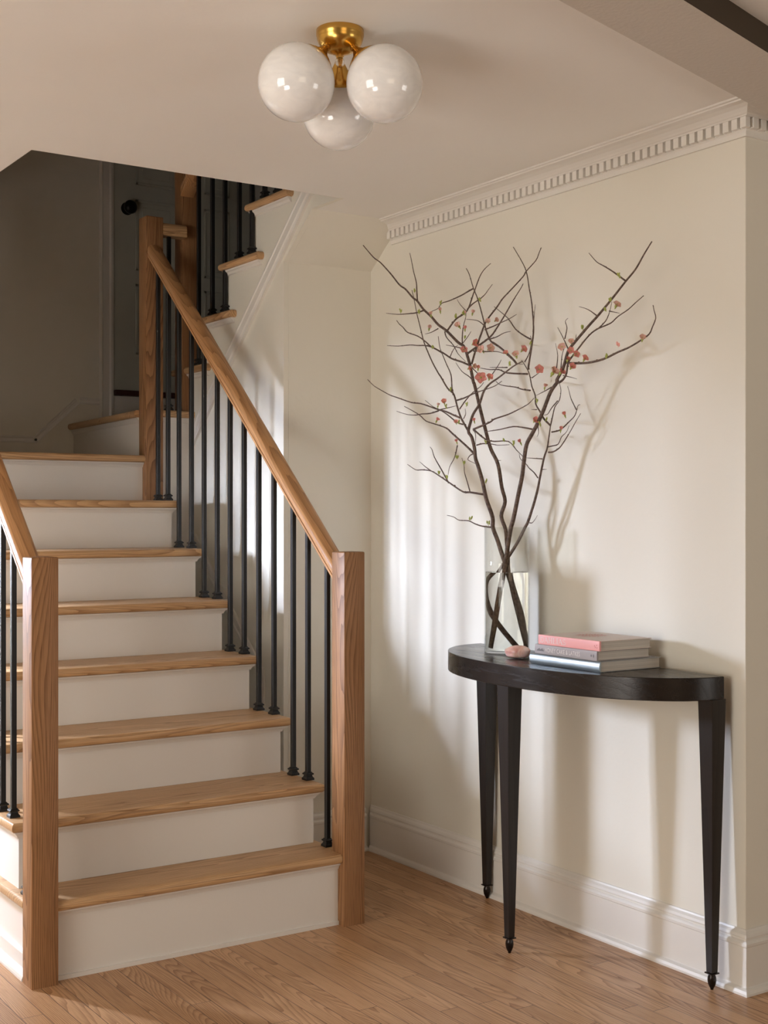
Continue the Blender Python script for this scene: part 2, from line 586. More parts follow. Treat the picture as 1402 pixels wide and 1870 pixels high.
def baluster(parent, x, y, z0, z1):
    o = bpy.data.objects.new('baluster', BM_); COL.objects.link(o)
    o.parent = parent
    o.location = Vector((x, y, z0)) - parent.location
    o.scale = (1, 1, (z1 - z0))
    s = bpy.data.objects.new('baluster_shoe', BS_); COL.objects.link(s)
    s.parent = o
    s.scale = (1, 1, 1 / (z1 - z0))
    return o


SLOPE = 0.868


def rail_z(y): return 1.067 + SLOPE * (y - 3.555)


BAL = [(3.606, 0), (3.728, 1), (3.825, 1), (3.957, 2), (4.066, 2), (4.175, 3), (4.284, 3), (4.388, 4), (4.498, 4), (4.608, 5), (4.720, 5), (4.822, 6), (4.918, 6)]
RR = thing('stair_railing', (2.193, 3.516, 0), 'oak handrail on black square balusters along the right side of the lower flight', 'railing')
newel(RR, 2.157, 3.478, 0, 1.160)
newel(RR, 2.157, 4.999, TZ[6], 2.490)
rail(RR, (2.193, 3.5525, rail_z(3.5525)), (2.193, 4.999, rail_z(4.999)))
for y, t in BAL:
    baluster(RR, 2.173, y, TZ[t], rail_z(y) + .012)
RL = thing('stair_railing', (1.209, 3.516, 0), 'oak handrail and black balusters on the left side of the stairs, cut by photo edge', 'railing')
newel(RL, 1.1715, 3.478, 0, 1.160)
rail(RL, (1.209, 3.5525, rail_z(3.5525)), (1.209, 4.98, rail_z(4.98)))
for y, t in BAL[:12]:
    baluster(RL, 1.203, y, TZ[t], rail_z(y) + .012)

# ------------------------------------------------------------------ winder and upper flight
UP = thing('staircase', (2.7, 5.0, 1.518), 'upper flight turning back above the closet, oak treads seen from the side', 'staircase')
UZ = [1.705, 1.890, 2.078, 2.268, 2.460, 2.650, 2.84]
# winder tread: riser slants from the newel to the far wall
bm = NB()
prism(bm, [(2.165, 5.074), (2.222, YF - .001), (2.25, YF - .001), (2.19, 5.074)], TZ[7] + .0005, UZ[0] - .03, 'z')
sweep(bm, [(0, 0), (0.016, 0), (0.010, -.008), (0.004, -.019), (0, -.019)], (2.165, 5.074, UZ[0] - .0302), (2.222, YF - .001, UZ[0] - .0302), (-1, 0.05, 0))
obj('riser', bm, M_riser, UP)
bm = NB()
prism(bm, [(2.137, 5.074), (2.194, YF - .001), (3.3, YF - .001), (3.3, 5.0), (2.374, 5.0), (2.232, 5.0), (2.232, 5.074)], UZ[0] - .029, UZ[0], 'z')
es = [e for e in bm.edges if abs(e.verts[0].co.z - e.verts[1].co.z) < 1e-5 and (max(v.co.x for v in e.verts) < 2.2 or (max(v.co.y for v in e.verts) < 5.001 and max(v.co.x for v in e.verts) < 2.38))]
bmesh.ops.bevel(bm, geom=es, offset=0.0125, segments=4, profile=0.5, affect='EDGES')
obj('tread', bm, M_ox, UP, smooth=True, angle=35)
# panel beneath the landing edge, facing the room
bm = NB()
box(bm, 2.232, XP, 5.025, 5.045, 0, UZ[0] - .0295)
sweep(bm, [(0, 0), (0.014, 0), (0.010, -.008), (0.004, -.019), (0, -.019)], (2.232, 5.025, UZ[0] - .0296), (XP, 5.025, UZ[0] - .0296), (0, -1, 0))
obj('fascia', bm, M_riser, UP)
UY = [5.150, 4.925, 4.700, 4.475, 4.250, 4.03]
for i in range(5):
    z = UZ[i + 1]
    yf = UY[i]
    bm = NB()
    box(bm, XP - .030, 3.3, yf - .300, yf + .028, z - .029, z, .0125, 4, lambda e, z=z: abs(e.verts[0].co.z - e.verts[1].co.z) < 1e-5)
    obj('tread', bm, M_oy, UP, smooth=True, angle=35)
    bm = NB(); box(bm, XP + .02, 3.3, yf - .018, yf, UZ[i] + .0005, z - .0295)
    obj('riser', bm, M_riser, UP)
    bm = NB()
    zt = z - .0295
    path_sweep(bm, [(0, zt), (0.018, zt), (0.016, zt - .005), (0.010, zt - .009), (0.006, zt - .017), (0, zt - .020)], [(XP, yf - .285, 0), (XP, yf, 0), (2.6, yf, 0)], [(-1, 0, 0), (-1, 1, 0), (0, 1, 0)])
    obj('cove', bm, M_riser, UP)
# side of the upper flight (the wall below it)
poly = [(YB + .0005, 0), (YB + .0005, 2.205), (4.045, ZC), (HY0 + .001, ZC), (HY0 + .001, UZ[5] - .0305)]
for i in range(4, -1, -1):
    poly += [(UY[i], UZ[i + 1] - .0305), (UY[i], UZ[i] - .0305)]
poly += [(5.045, UZ[0] - .0305), (5.045, 0)]
bm = NB(); prism(bm, poly, XP, XP + .02, 'x')
struct('wall_under_stairs', bm, M_wall)
# raked moulding along the foot of the string
bm = NB()
pa, pb = Vector((XP, 3.875, 2.556)), Vector((XP, 5.044, 1.536))
d = (pb - pa).normalized(); u = Vector((0, -d.z, d.y)); u = u if u.z > 0 else -u
sweep(bm, [(0, -.004), (.012, -.004), (.013, .006), (.016, .012), (.012, .018), (.0075, .022), (.0075, .050), (.011, .054), (.010, .060), (.004, .064), (0, .064)], pa, pb, (-1, 0, 0), u)
struct('trim_2', bm, M_trim)
bm = NB()
for pa, pb in (((XP, 4.44, .660), (XP, 5.02, 1.16)),):
    pa, pb = Vector(pa), Vector(pb)
    d = (pb - pa).normalized(); u = Vector((0, -d.z, d.y)); u = u if u.z > 0 else -u
    sweep(bm, [(0, 0), (.006, .002), (.008, .010), (.004, .016), (.004, .034), (.007, .040), (.005, .048), (0, .050)], pa, pb, (-1, 0, 0), u)
box(bm, XP - .006, XP, 4.395, 4.44, 0.16, .700)
struct('trim_3', bm, M_trim)

UR = thing('stair_railing', (2.35, 5.04, 1.705), 'dark newel and black balusters rising beside the upper flight in shadow', 'railing')
newel(UR, 2.338, 5.046, UZ[0], 3.1)
for y, t in ((4.935, 1), (4.809, 2), (4.697, 2), (4.575, 3), (4.471, 3), (4.367, 4), (4.266, 4), (4.15, 5), (4.05, 5)):
    baluster(UR, 2.360, y, UZ[t], 2.62 + (5.046 - y) * .85)
rail(UR, (2.360, 5.046, 2.60), (2.360, 3.90, 2.60 + 1.146 * .85))
baluster(UR, 2.270, 5.030, UZ[0], 2.425)
bm = NB(); sweep(bm, RP, (2.2315, 5.030, 2.42), (2.338, 5.030, 2.42), (0, 1, 0))
obj('handrail', bm, M_ox, UR, smooth=True, angle=40)

# ------------------------------------------------------------------ far door and wainscot mouldings
XD0, XD1, ZD = 2.415, 3.155, 1.876
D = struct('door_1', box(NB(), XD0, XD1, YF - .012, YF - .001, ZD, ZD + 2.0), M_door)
for xa, xb in ((2.527, 2.745), (2.890, 3.030)):
    for za, zb in ((2.05, 2.392), (2.455, 2.800), (2.870, 3.65)):
        bm = NB()
        for (a, b_, c, e) in ((xa, xb, za, za + .014), (xa, xb, zb - .014, zb), (xa, xa + .014, za, zb), (xb - .014, xb, za, zb)):
            box(bm, a, b_, YF - .018, YF - .0115, c, e, .002, 1)
        box(bm, xa + .035, xb - .035, YF - .016, YF - .0115, za + .035, zb - .035, .003, 1)
        obj('door_panel', bm, M_door, D)
bm = NB()
lathe(bm, [(0, 0), (.030, 0), (.031, .004), (.012, .008), (.011, .022), (.024, .030), (.032, .040), (.033, .050), (.027, .060), (.012, .066), (0, .067)], (2.484, YF - .012, 2.749), (0, -1, 0), 32)
obj('door_knob', bm, M_knob, D, smooth=True)
bm = NB()
pr = [(0, 0), (.022, 0), (.024, .012), (.017, .020), (.017, .05), (.020, .056), (.010, .062), (0, .064)]
for s, xx in ((-1, XD0 - .002), (1, XD1 + .002)):
    sweep(bm, [(a, 0) if False else (a, b_ * s) for a, b_ in pr], (xx, YF, UZ[0]), (xx, YF, 3.95), (0, -1, 0), (1, 0, 0))
box(bm, XD0 - .066, XD1 + .066, YF - .022, YF, 3.88, 3.95)
struct('trim_5', bm, M_trim)
bm = NB(); box(bm, XD0, XD1, YF - .035, YF - .001, ZD - .028, ZD - .001, .006, 2)
struct('trim_6', bm, mat('sill_mahogany', (0.06, 0.018, 0.014), 0.4))
bm = NB(); box(bm, XD0, XD1, YF - .012, YF - .001, UZ[0] + .0005, ZD - .029)
struct('trim_7', bm, M_trim)
# stepped skirting on the far wall
bm = NB()
P = [(1.22, 1.64), (2.045, 1.64), (2.250, 1.83), (2.348, 1.83)]
for (xa, za), (xb, zb) in zip(P, P[1:]):
    dv = Vector((xb - xa, 0, zb - za)).normalized()
    u = Vector((-dv.z, 0, dv.x))
    sweep(bm, [(0, 0), (.010, .0), (.010, .003), (.005, .008), (.005, .020), (.009, .024), (.008, .030), (0, .032)], (xa, YF, za - .03), (xb, YF, zb - .03), (0, -1, 0), u)
struct('trim_8', bm, M_trim)

# ------------------------------------------------------------------ frame of the hall window (outside the photo, the low light comes through it)
bm = NB()
for ya, yb, za, zb in ((4.61, 4.63, .98, 1.48), (4.93, 4.95, .98, 1.48), (4.63, 4.93, .98, 1.00), (4.63, 4.93, 1.46, 1.48)):
    box(bm, 0.561, 0.575, ya, yb, za, zb)
struct('window_1', bm, M_trim)

# ------------------------------------------------------------------ ceiling lamp
CL = thing('ceiling_light', (1.555, 2.53, ZC), 'brass ceiling lamp with three round white glass globes', 'ceiling light')
LC = Vector((1.557, 2.529, ZC))
bm = NB()
lathe(bm, [(0, 0), (.0525, 0), (.0535, -.001), (.0535, -.013), (.0525, -.015), (.0520, -.020), (.049, -.029), (.043, -.038), (.033, -.046), (.020, -.051), (.008, -.0525), (0, -.0528)], LC, n=64)
bmesh.ops.recalc_face_normals(bm, faces=bm.faces[:])
obj('canopy', bm, M_brass, CL, smooth=True, angle=50)


def opal():
    m = mat('opal_glass', (0.80, 0.78, 0.76), 0.09, Subsurface_Weight=0.25, Subsurface_Scale=0.02, Coat_Weight=0.5, Coat_Roughness=0.05)
    m.node_tree.nodes['Principled BSDF'].inputs['Subsurface Radius'].default_value = (1, .9, .8)
    nt, b, N, L = nodes(m)
    tc = N('ShaderNodeTexCoord')
    mp = N('ShaderNodeMapping'); mp.inputs['Rotation'].default_value = (.5, .6, .3); mp.inputs['Scale'].default_value = (16, 16, 30)
    L(tc.outputs['Object'], mp.inputs[0])
    n = N('ShaderNodeTexNoise', i_Scale=1.2, i_Detail=5.0, i_Distortion=1.6)
    L(mp.outputs[0], n.inputs['Vector'])
    r = ramp(N, [(0.35, (0.84, 0.83, 0.825)), (0.62, (0.90, 0.89, 0.88))])
    L(n.outputs['Fac'], r.inputs[0]); L(r.outputs[0], b.inputs['Base Color'])
    return m


M_opal = opal()
GR = 0.0845
toCam = -FV
right = RV
for ang in (-57, 63, 183):
    a = math.radians(ang)
    h = (toCam * math.cos(a) + right * math.sin(a))
    c = LC + h * 0.112 + Vector((0, 0, -.137 if ang != 183 else -.152))
    s0 = LC + h * .034 + Vector((0, 0, -.042))
    ax = (c - s0).normalized()
    bm = NB()
    dist = (c - s0).length - GR * 0.96
    lathe(bm, [(0, -.004), (.0095, -.004), (.010, .004), (.0075, .006), (.0085, .012), (.012, dist * .40), (.019, dist * .65), (.031, dist * .86), (.042, dist + .004), (.044, dist + .014), (.030, dist + .012), (0, dist + .010)], s0, ax, 40)
    bmesh.ops.recalc_face_normals(bm, faces=bm.faces[:])
    obj('arm', bm, M_brass, CL, smooth=True, angle=45)
    bm = NB(); bmesh.ops.create_uvsphere(bm, u_segments=64, v_segments=40, radius=GR, matrix=Matrix.Translation(c))
    g = obj('glass_globe', bm, M_opal, CL, smooth=True)
# clear drop finial under the canopy
M_clear = mat('clear_glass', (1, 1, 1), 0.02, Transmission_Weight=1.0, IOR=1.45)
bm = NB(); ellipsoid(bm, LC + Vector((0, 0, -.072)) + toCam * .0, (.0105, .0105, .0115), sub=3)
fin = obj('glass_finial', bm, M_clear, CL, smooth=True)
bm = NB(); lathe(bm, [(0, 0), (.0045, 0), (.0045, -.016), (0, -.016)], LC + Vector((0, 0, -.050)), n=20)
obj('finial_neck', bm, M_brass, CL, smooth=True, angle=40)

# ------------------------------------------------------------------ console table
TT, TB = 0.842, 0.780
TABLE = thing('console_table', (2.6, 3.03, 0), 'dark espresso half-moon console table on three tapered legs against the right wall', 'table')
tc0 = Vector((2.727, 2.998, 0)); rot = Matrix.Rotation(math.radians(-1.4), 3, 'Z')
TA, TD = 0.548, 0.330


def tpt(x, y, z=0): return tc0 + rot @ Vector((x, y, 0)) + Vector((0, 0, z))


poly = []
n = 72
for k in range(n + 1):
    a = math.pi * k / n
    cx, sx = math.cos(a), math.sin(a)
    e = 2 / 2.15
    poly.append(tpt(-TD * abs(sx) ** e, -TA * math.copysign(abs(cx) ** e, cx)))
bm = NB()
prism(bm, [(p.x, p.y) for p in poly], TB, TT, 'z')
es = [e for e in bm.edges if abs(e.verts[0].co.z - e.verts[1].co.z) < 1e-5]
bmesh.ops.bevel(bm, geom=es, offset=0.0022, segments=2, profile=0.5, affect='EDGES')
obj('tabletop', bm, M_table, TABLE, smooth=True, angle=20)
for lx, ly, yaw in ((-.018, -.522, 0), (-.296, .004, 0), (-.022, .483, 0)):
    p = tpt(lx, ly)
    bm = NB()
    w0, w1 = .0262, .0108
    q = [(-1, -1), (1, -1), (1, 1), (-1, 1)]
    rings = []
    for w, z in ((w1, .047), (w0, TB + .001)):
        rings.append([bm.verts.new((p.x + a * w, p.y + b_ * w, z)) for a, b_ in q])
    bm.faces.new(rings[0][::-1]); bm.faces.new(rings[1])
    for k in range(4): bm.faces.new((rings[0][k], rings[0][(k + 1) % 4], rings[1][(k + 1) % 4], rings[1][k]))
    bmesh.ops.bevel(bm, geom=bm.edges[:], offset=0.0009, segments=1, affect='EDGES')
    lg = obj('leg', bm, M_tableleg, TABLE)
    bm = NB()
    box(bm, p.x - .0145, p.x + .0145, p.y - .0145, p.y + .0145, .0425, .0465, .0012, 1)
    lathe(bm, [(0, 0), (.004, 0), (.0045, .003), (.0075, .008), (.0108, .016), (.0122, .025), (.0115, .034), (.0085, .040), (.0085, .043), (0, .043)], p, n=24)
    for v in bm.verts:        # fluting
        d = Vector((v.co.x - p.x, v.co.y - p.y, 0))
        if .006 < d.length < .0124 and v.co.z < .036:
            a = math.atan2(d.y, d.x)
            f = 1 - .06 * (round(a / (2 * math.pi / 24)) % 2)
            v.co.x = p.x + d.x * f; v.co.y = p.y + d.y * f
    obj('foot', bm, mat('bronze_foot', (.02, .014, .012), .22, .6) if 'bronze_foot' not in bpy.data.materials else bpy.data.materials['bronze_foot'], lg, smooth=True, angle=40)

# ------------------------------------------------------------------ vase and water
VC = Vector((2.628, 3.266, TT)); VR = 0.0712; VH = 1.236 - TT; VW = 1.095
def thin_glass():
    m = bpy.data.materials.new('vase_glass'); m.use_nodes = True
    nt = m.node_tree
    nt.nodes.remove(nt.nodes['Principled BSDF'])
    out = nt.nodes['Material Output']
    t = nt.nodes.new('ShaderNodeBsdfTransparent'); t.inputs[0].default_value = (.975, .98, .97, 1)
    g = nt.nodes.new('ShaderNodeBsdfGlossy'); g.inputs['Roughness'].default_value = .01
    lw = nt.nodes.new('ShaderNodeLayerWeight'); lw.inputs[0].default_value = .5
    pw = nt.nodes.new('ShaderNodeMath'); pw.operation = 'POWER'; pw.inputs[1].default_value = 5
    fr = nt.nodes.new('ShaderNodeMath'); fr.operation = 'MULTIPLY_ADD'; fr.inputs[1].default_value = .85; fr.inputs[2].default_value = .04
    nt.links.new(lw.outputs['Facing'], pw.inputs[0]); nt.links.new(pw.outputs[0], fr.inputs[0])
    mx = nt.nodes.new('ShaderNodeMixShader')
    L = nt.links.new
    L(fr.outputs[0], mx.inputs[0]); L(t.outputs[0], mx.inputs[1]); L(g.outputs[0], mx.inputs[2]); L(mx.outputs[0], out.inputs[0])
    return m


bm = NB()
lathe(bm, [(0, .0002), (VR - .003, .0002), (VR, .003), (VR, VH - .001), (VR - .0007, VH), (VR - .0022, VH), (VR - .003, VH - .001), (VR - .003, .012), (VR - .006, .009), (0, .009)], VC, n=96)
bmesh.ops.recalc_face_normals(bm, faces=bm.faces[:])
VASE = tag(obj('glass_vase', bm, thin_glass(), None, smooth=True, angle=50), 'tall clear glass cylinder vase holding four flowering branches on the console table', 'vase')
M_water = mat('water', (1.0, 0.995, 0.96), 0.0, Transmission_Weight=1.0, IOR=1.33)
bm = NB()
lathe(bm, [(0, .0095), (VR - .0036, .0095), (VR - .0034, .012), (VR - .0034, VW - TT), (VR - .006, VW - TT - .0008), (0, VW - TT - .0008)], VC, n=96)
bmesh.ops.recalc_face_normals(bm, faces=bm.faces[:])
tag(obj('water', bm, M_water, None, smooth=True, angle=50), 'clear water filling the lower two thirds of the glass vase', 'water')

# ------------------------------------------------------------------ flowering branches
def bark():
    m = mat('bark', (0.075, 0.045, 0.033), 0.75)
    nt, b, N, L = nodes(m)
    tc = N('ShaderNodeTexCoord')
    n = N('ShaderNodeTexNoise', i_Scale=120.0, i_Detail=4.0); L(tc.outputs['Object'], n.inputs['Vector'])
    r = ramp(N, [(0.35, (0.065, 0.040, 0.030)), (0.65, (0.16, 0.108, 0.080))])
    L(n.outputs['Fac'], r.inputs[0]); L(r.outputs[0], b.inputs['Base Color'])
    bp = N('ShaderNodeBump', i_Strength=.5, i_Distance=.001); L(n.outputs['Fac'], bp.inputs['Height']); L(bp.outputs[0], b.inputs['Normal'])
    return m


M_bark = bark()
M_petal = mat('pink_petal', (0.98, 0.46, 0.40), 0.5, Subsurface_Weight=0.2, Subsurface_Scale=0.005)
M_petal2 = mat('pale_pink_petal', (0.98, 0.66, 0.56), 0.5, Subsurface_Weight=0.2, Subsurface_Scale=0.005)
M_green = mat('bud_green', (0.36, 0.40, 0.09), 0.5)
M_stamen = mat('stamen', (0.75, 0.60, 0.15), 0.6)
DATA = """mA 904,980 899,944 888,912 881,880 873,852 868,837 866,818 861,798 855,788 859,771 864,756 875,738 883,715 894,701 911,689 937,669 954,660
mB 924,980 915,942 922,916 916,890 909,848 896,820 888,792 877,749 873,732 866,702 864,697 859,672 854,653 847,633 836,625 815,604 800,593 787,578 773,565 762,550 753,543 740,528 729,520 714,501 695,480 682,470 663,448
mC 931,980 937,948 946,904 953,870 956,845 961,813 971,793 982,772 993,747 1005,716 1018,697 1016,695 1028,672 1037,642 1046,629 1073,597 1092,576 1117,546 1142,514 1160,492 1176,464 1190,441
mD 948,980 964,952 975,918 982,891 986,870 993,836 999,818 1003,791 1005,777
tA 861,798 843,766 836,747 831,728 827,718 817,709 804,687 801,683 789,661 777,633 772,618 768,601 761,573 757,552 752,530
tA 827,718 825,709 824,689 821,678 815,665 808,648 803,635 800,614
tB 762,550 761,533 760,516 755,496 751,475 748,462
tB 773,567 761,571 744,573 725,574 705,572
tB 859,668 843,661 825,655 808,644 787,633 778,625 763,614 744,607 736,598 729,592 724,585
tB 808,645 791,635 776,631 763,631 748,630 727,632 707,631
tB 776,610 787,607 800,600
tB 787,569 800,563 806,554 821,549 843,539 853,533 864,527
tB 817,603 832,583 847,573 855,563 864,537 868,526 875,507 881,496 888,488 896,481
tB 853,565 864,554 875,547 885,538 890,531 899,519
tB 850,567 840,556 834,546
tB 844,629 844,612 846,595 850,580 851,569
tA 851,583 870,585 881,592 888,601
tA 851,490 857,502 864,526 871,543 877,563 882,582 884,590 888,605 896,623 911,633 926,646 939,659 943,665
tB 861,665 868,640 879,608 888,586 907,561 917,546 932,530 955,505 960,496 978,476 984,462 988,452
tB 853,646 868,635 894,616 907,599 920,578 935,552 941,542 951,526 955,518
tB 885,602 900,596 915,589 930,582 943,574
tB 892,620 907,615 920,608 932,605
tD 968,619 957,613 941,601 927,581 902,560
tB 812,605 815,616 828,631 836,646 851,661
tB 864,641 885,642 907,642 920,646
tB 814,630 825,632 843,636
tB 821,653 828,638 836,630
tB 843,629 853,616 860,605
tB 832,662 843,678 858,689 866,700
tD 963,683 926,681 911,675 894,675 877,672
tA 926,671 911,671 894,671
tA 899,683 909,668 915,657
tB 860,670 873,683 883,693
tA 883,903 858,899 845,898 821,882 802,869 787,860 770,858 759,858 744,848
tA 787,860 776,852 766,843
tA 819,882 806,858 793,835 789,822 785,816
tA 818,867 821,852 830,835 835,813
tA 858,898 853,880 848,863 847,850 843,836
tA 899,963 881,961 868,957 855,951 838,950 828,944 816,941
tA 873,849 860,843 854,839 858,832 864,829
tA 864,827 855,818 843,807 825,791 815,782 796,775 778,769 766,758 751,749 738,742
tA 840,763 828,758 815,752 800,748 789,744 768,737 751,735 725,726 711,721 693,711 682,704 671,693
tA 801,750 785,755 770,756 759,758 744,757 724,751
tA 833,741 821,744 804,748
tA 845,775 834,771 815,756 800,747 791,743 776,731
tA 834,731 847,727 864,719 881,713 903,705 916,696
tA 839,747 851,730 864,716 877,706 883,698
tA 846,765 850,756 849,746
tA 864,784 881,777 896,770 903,765 927,757 946,748 964,738 975,727
tC 972,784 957,781 937,779 914,784 895,787 884,789
tA 870,813 882,810 898,811 909,813 930,812
tA 864,784 886,802 903,806 928,806 943,822 955,834
tA 868,811 868,792 864,786
tB 908,841 915,841
tD 990,838 975,837 961,836
tD 982,873 975,863 966,855 960,847 950,838 948,829
tD 964,954 971,955 977,948 981,941
tD 1001,826 1010,825 1021,818 1030,806 1041,788 1051,770 1060,755
tD 1001,816 1010,814 1019,811 1025,798 1034,789 1039,777
tD 1007,789 1021,786 1030,779 1039,770 1048,761 1052,752 1055,741 1059,739
tD 1052,748 1046,736 1042,727 1039,715 1036,705
tD 1005,777 993,765 986,752 978,738 977,722 971,706 966,682 957,665 952,658
tD 1005,777 1009,759 1013,743 1021,731 1024,713 1021,700
tD 993,758 1000,756 1007,745 1018,732
tD 968,713 953,711 941,707 925,705 912,702 905,696
tD 980,748 970,748
tC 1007,707 993,715 979,722
tC 982,777 983,791 980,798
tC 1028,686 1039,688 1053,692
tC 1020,699 1028,693 1034,682 1037,663 1046,649 1057,635 1067,622 1080,608 1094,599 1115,590 1128,578 1147,565 1160,553 1175,540
tD 989,857 998,857
tC 1035,663 1069,663 1101,656 1128,643 1147,635 1169,622 1185,610 1191,597 1197,581 1194,567 1192,557
tC 1037,637 1028,617 1018,598
tC 1031,619 1035,599 1032,587 1037,581
tC 1051,622 1052,610
tC 1089,576 1073,565 1057,560
tC 1142,513 1119,496 1101,485 1089,478 1075,462
tC 1117,551 1112,572 1105,587 1092,600
tC 1112,568 1131,572
tC 1016,672 1018,649 1014,627
tC 1024,672 1026,649 1031,633
tD 965,674 965,667 971,629 974,601 971,556 966,526 962,501 955,482 937,451
tD 973,606 975,578 977,556
tD 958,661 966,645 970,624 968,613
tD 971,690 984,681
tA 955,665 943,663 927,649 914,635 900,625"""


def depth_x(px, s, py):
    """how far each twig stands from the wall: fans toward the viewer on the right, away to the left"""
    t = (px - 924) / 260.0
    base = 2.628 + (0.030 * t if t > 0 else 0.16 * t)
    up = max(0.0, (960 - py) / 500.0)
    off = {'A': -.028, 'B': .018, 'C': -.02, 'D': .022}[s] * min(1, .4 + up)
    return min(base + off + .018 * math.sin(px * .021 + py * .013), 2.715)


def bp(px, py, s, f=1.0):
    p = on_x(px, py, depth_x(px, s, py))
    return p


LAB = {'A': 'flowering branch leaning left in the vase with long lower twigs reaching far left',
       'B': 'flowering branch whose thick tip reaches the top left corner of the bouquet',
       'C': 'flowering branch whose thick straight tip rises to the upper right of the bouquet',
       'D': 'thin flowering branch curving right at the vase rim with two bare twigs to its right'}
BR = {}
chains = {k: [] for k in 'ABCD'}
for ln in DATA.strip().split('\n'):
    k, *pp = ln.split(' ')
    chains[k[1]].append((k[0], [tuple(map(float, q.split(','))) for q in pp]))
# below the rim: stems converge, cross and stand on the vase floor (photo pixels down to the water, then real offsets from the axis)
rim = {'A': [(900, 964), (908, 986), (915, 1008)], 'B': [(923, 967), (925, 990), (927, 1012)], 'C': [(933, 962), (928, 990), (924, 1018)], 'D': [(958, 964), (946, 988), (930, 1014)]}
foot = {'A': [(.000, .006, 1.105), (.018, -.004, 1.03), (.040, -.012, .94), (.052, -.018, .857)],
        'B': [(.006, .016, 1.105), (.016, .018, 1.03), (.032, .014, .94), (.046, .018, .857)],
        'C': [(-.008, -.008, 1.105), (-.020, -.014, 1.03), (-.036, -.022, .93), (-.050, -.026, .858)],
        'D': [(-.022, .018, 1.10), (-.048, .016, 1.05), (-.030, .022, .96), (.024, .022, .857)]}
rad0 = {'A': .0072, 'B': .0064, 'C': .0072, 'D': .0056}
knob_rng = random.Random(3)
for s in 'ABCD':
    T = thing('flowering_branch', (VC.x, VC.y, TT + .012), LAB[s], 'branch', 'cut quince branches in the vase')
    BR[s] = T
    bm = NB()
    main = [c for k, c in chains[s] if k == 'm'][0]
    rp = []
    for i, (px, py) in enumerate(rim[s][::-1]):
        f = i / 2
        q = on_x(px, py, VC.x + (depth_x(px, s, py) - VC.x) * (.4 + .6 * f))
        rp.append(q)
    ft = []
    for a, b_, z in foot[s][::-1]:
        ft.append(VC + RV * a + FV * b_ + Vector((0, 0, z - TT)))
    pts = ft + rp + [bp(px, py, s) for px, py in main[1:]]
    L_ = len(pts)
    rr_ = []
    for i in range(L_):
        f = i / (L_ - 1)
        rr_.append(rad0[s] * (1.15 if i < 2 else 1) * (1 - .76 * f ** 2.0))
    # smooth the polyline (Catmull-Rom)
    def cr(pts, rad, n=4):
        o, r = [], []
        for i in range(len(pts) - 1):
            p0, p1, p2, p3 = pts[max(i - 1, 0)], pts[i], pts[i + 1], pts[min(i + 2, len(pts) - 1)]
            for k in range(n):
                t = k / n
                o.append(.5 * ((2 * p1) + (p2 - p0) * t + (2 * p0 - 5 * p1 + 4 * p2 - p3) * t * t + (3 * p1 - p0 - 3 * p2 + p3) * t ** 3))
                r.append(rad[i] * (1 - t) + rad[i + 1] * t)
        o.append(pts[-1]); r.append(rad[-1])
        return o, r
    a, b_ = cr(pts, rr_)
    tube(bm, a, b_, 9)
    main3 = list(zip(a, b_))
    obj('stem', bm, M_bark, T, smooth=True)
    for k, ch in chains[s]:
        if k == 'm': continue
        pp = [bp(px, py, s) for px, py in ch]
        # join the end nearest to the parent wood
        oth = [q for k2, c2 in chains[s] if c2 is not ch for q in c2]
        d0 = min(math.dist(ch[0], q) for q in oth)
        d1 = min(math.dist(ch[-1], q) for q in oth)
        if d1 < d0: pp = pp[::-1]
        ln_ = sum((pp[i + 1] - pp[i]).length for i in range(len(pp) - 1))
        r0 = min(.0036, .0015 + .0065 * ln_)
        rd = [r0 * (1 - .68 * i / (len(pp) - 1)) for i in range(len(pp))]
        bm = NB()
        a, b_ = cr(pp, rd, 3)
        tube(bm, a, b_, 6)
        for i in range(2, len(a) - 1, 3):
            if knob_rng.random() < .55:
                ellipsoid(bm, a[i] + Vector((knob_rng.uniform(-1, 1), knob_rng.uniform(-1, 1), .6)) * b_[i] * .7, (b_[i] * 1.25,) * 3, sub=1)
        obj('twig', bm, M_bark, T, smooth=True)
    bm = NB()

ALLPTS = [(s, px, py) for s in 'ABCD' for k, ch in chains[s] for px, py in ch]


def nearest(px, py):
    return min(ALLPTS, key=lambda q: (q[1] - px) ** 2 + (q[2] - py) ** 2)[0]


FL = [(879, 690, 9), (895, 689, 6), (848, 639, 6), (868, 627, 7), (880, 639, 7), (896, 636, 7), (925, 645, 4.5), (943, 648, 6), (957, 638, 6), (985, 675, 7), (1012, 680, 8), (1026, 680, 6),
      (1045, 670, 6), (1053, 647, 5.5), (1069, 655, 5.5), (1038, 657, 4.5), (1043, 640, 5), (1027, 634, 6), (1044, 624, 4.5), (1127, 557, 6), (1174, 618, 5.5), (838, 595, 6), (867, 669, 4.5), (858, 673, 4.5),
      (812, 734, 5), (834, 771, 4), (978, 768, 6), (892, 587, 4.5), (907, 585, 4.5)]
HALF = [(788, 575, 4), (805, 568, 4), (785, 600, 4.5), (850, 601, 4), (864, 572, 4), (874, 673, 4), (801, 741, 3.5), (799, 768, 4), (867, 769, 3.5), (835, 807, 3.5), (996, 707, 4), (951, 808, 4), (1032, 758, 4), (1025, 785, 4), (850, 573, 3)]
BUD = [(1129, 629, 'p'), (732, 568), (758, 530), (806, 553), (790, 633), (833, 577), (847, 571), (875, 547), (849, 615), (930, 664), (766, 569), (1065, 598), (1131, 503), (1114, 547), (1107, 564), (970, 627), (1107, 651),
       (802, 862), (818, 870), (835, 834), (848, 845), (888, 878), (860, 946), (892, 955), (824, 710), (852, 738), (815, 742), (839, 770), (981, 732), (997, 765), (987, 774), (939, 809), (921, 802), (888, 807)]


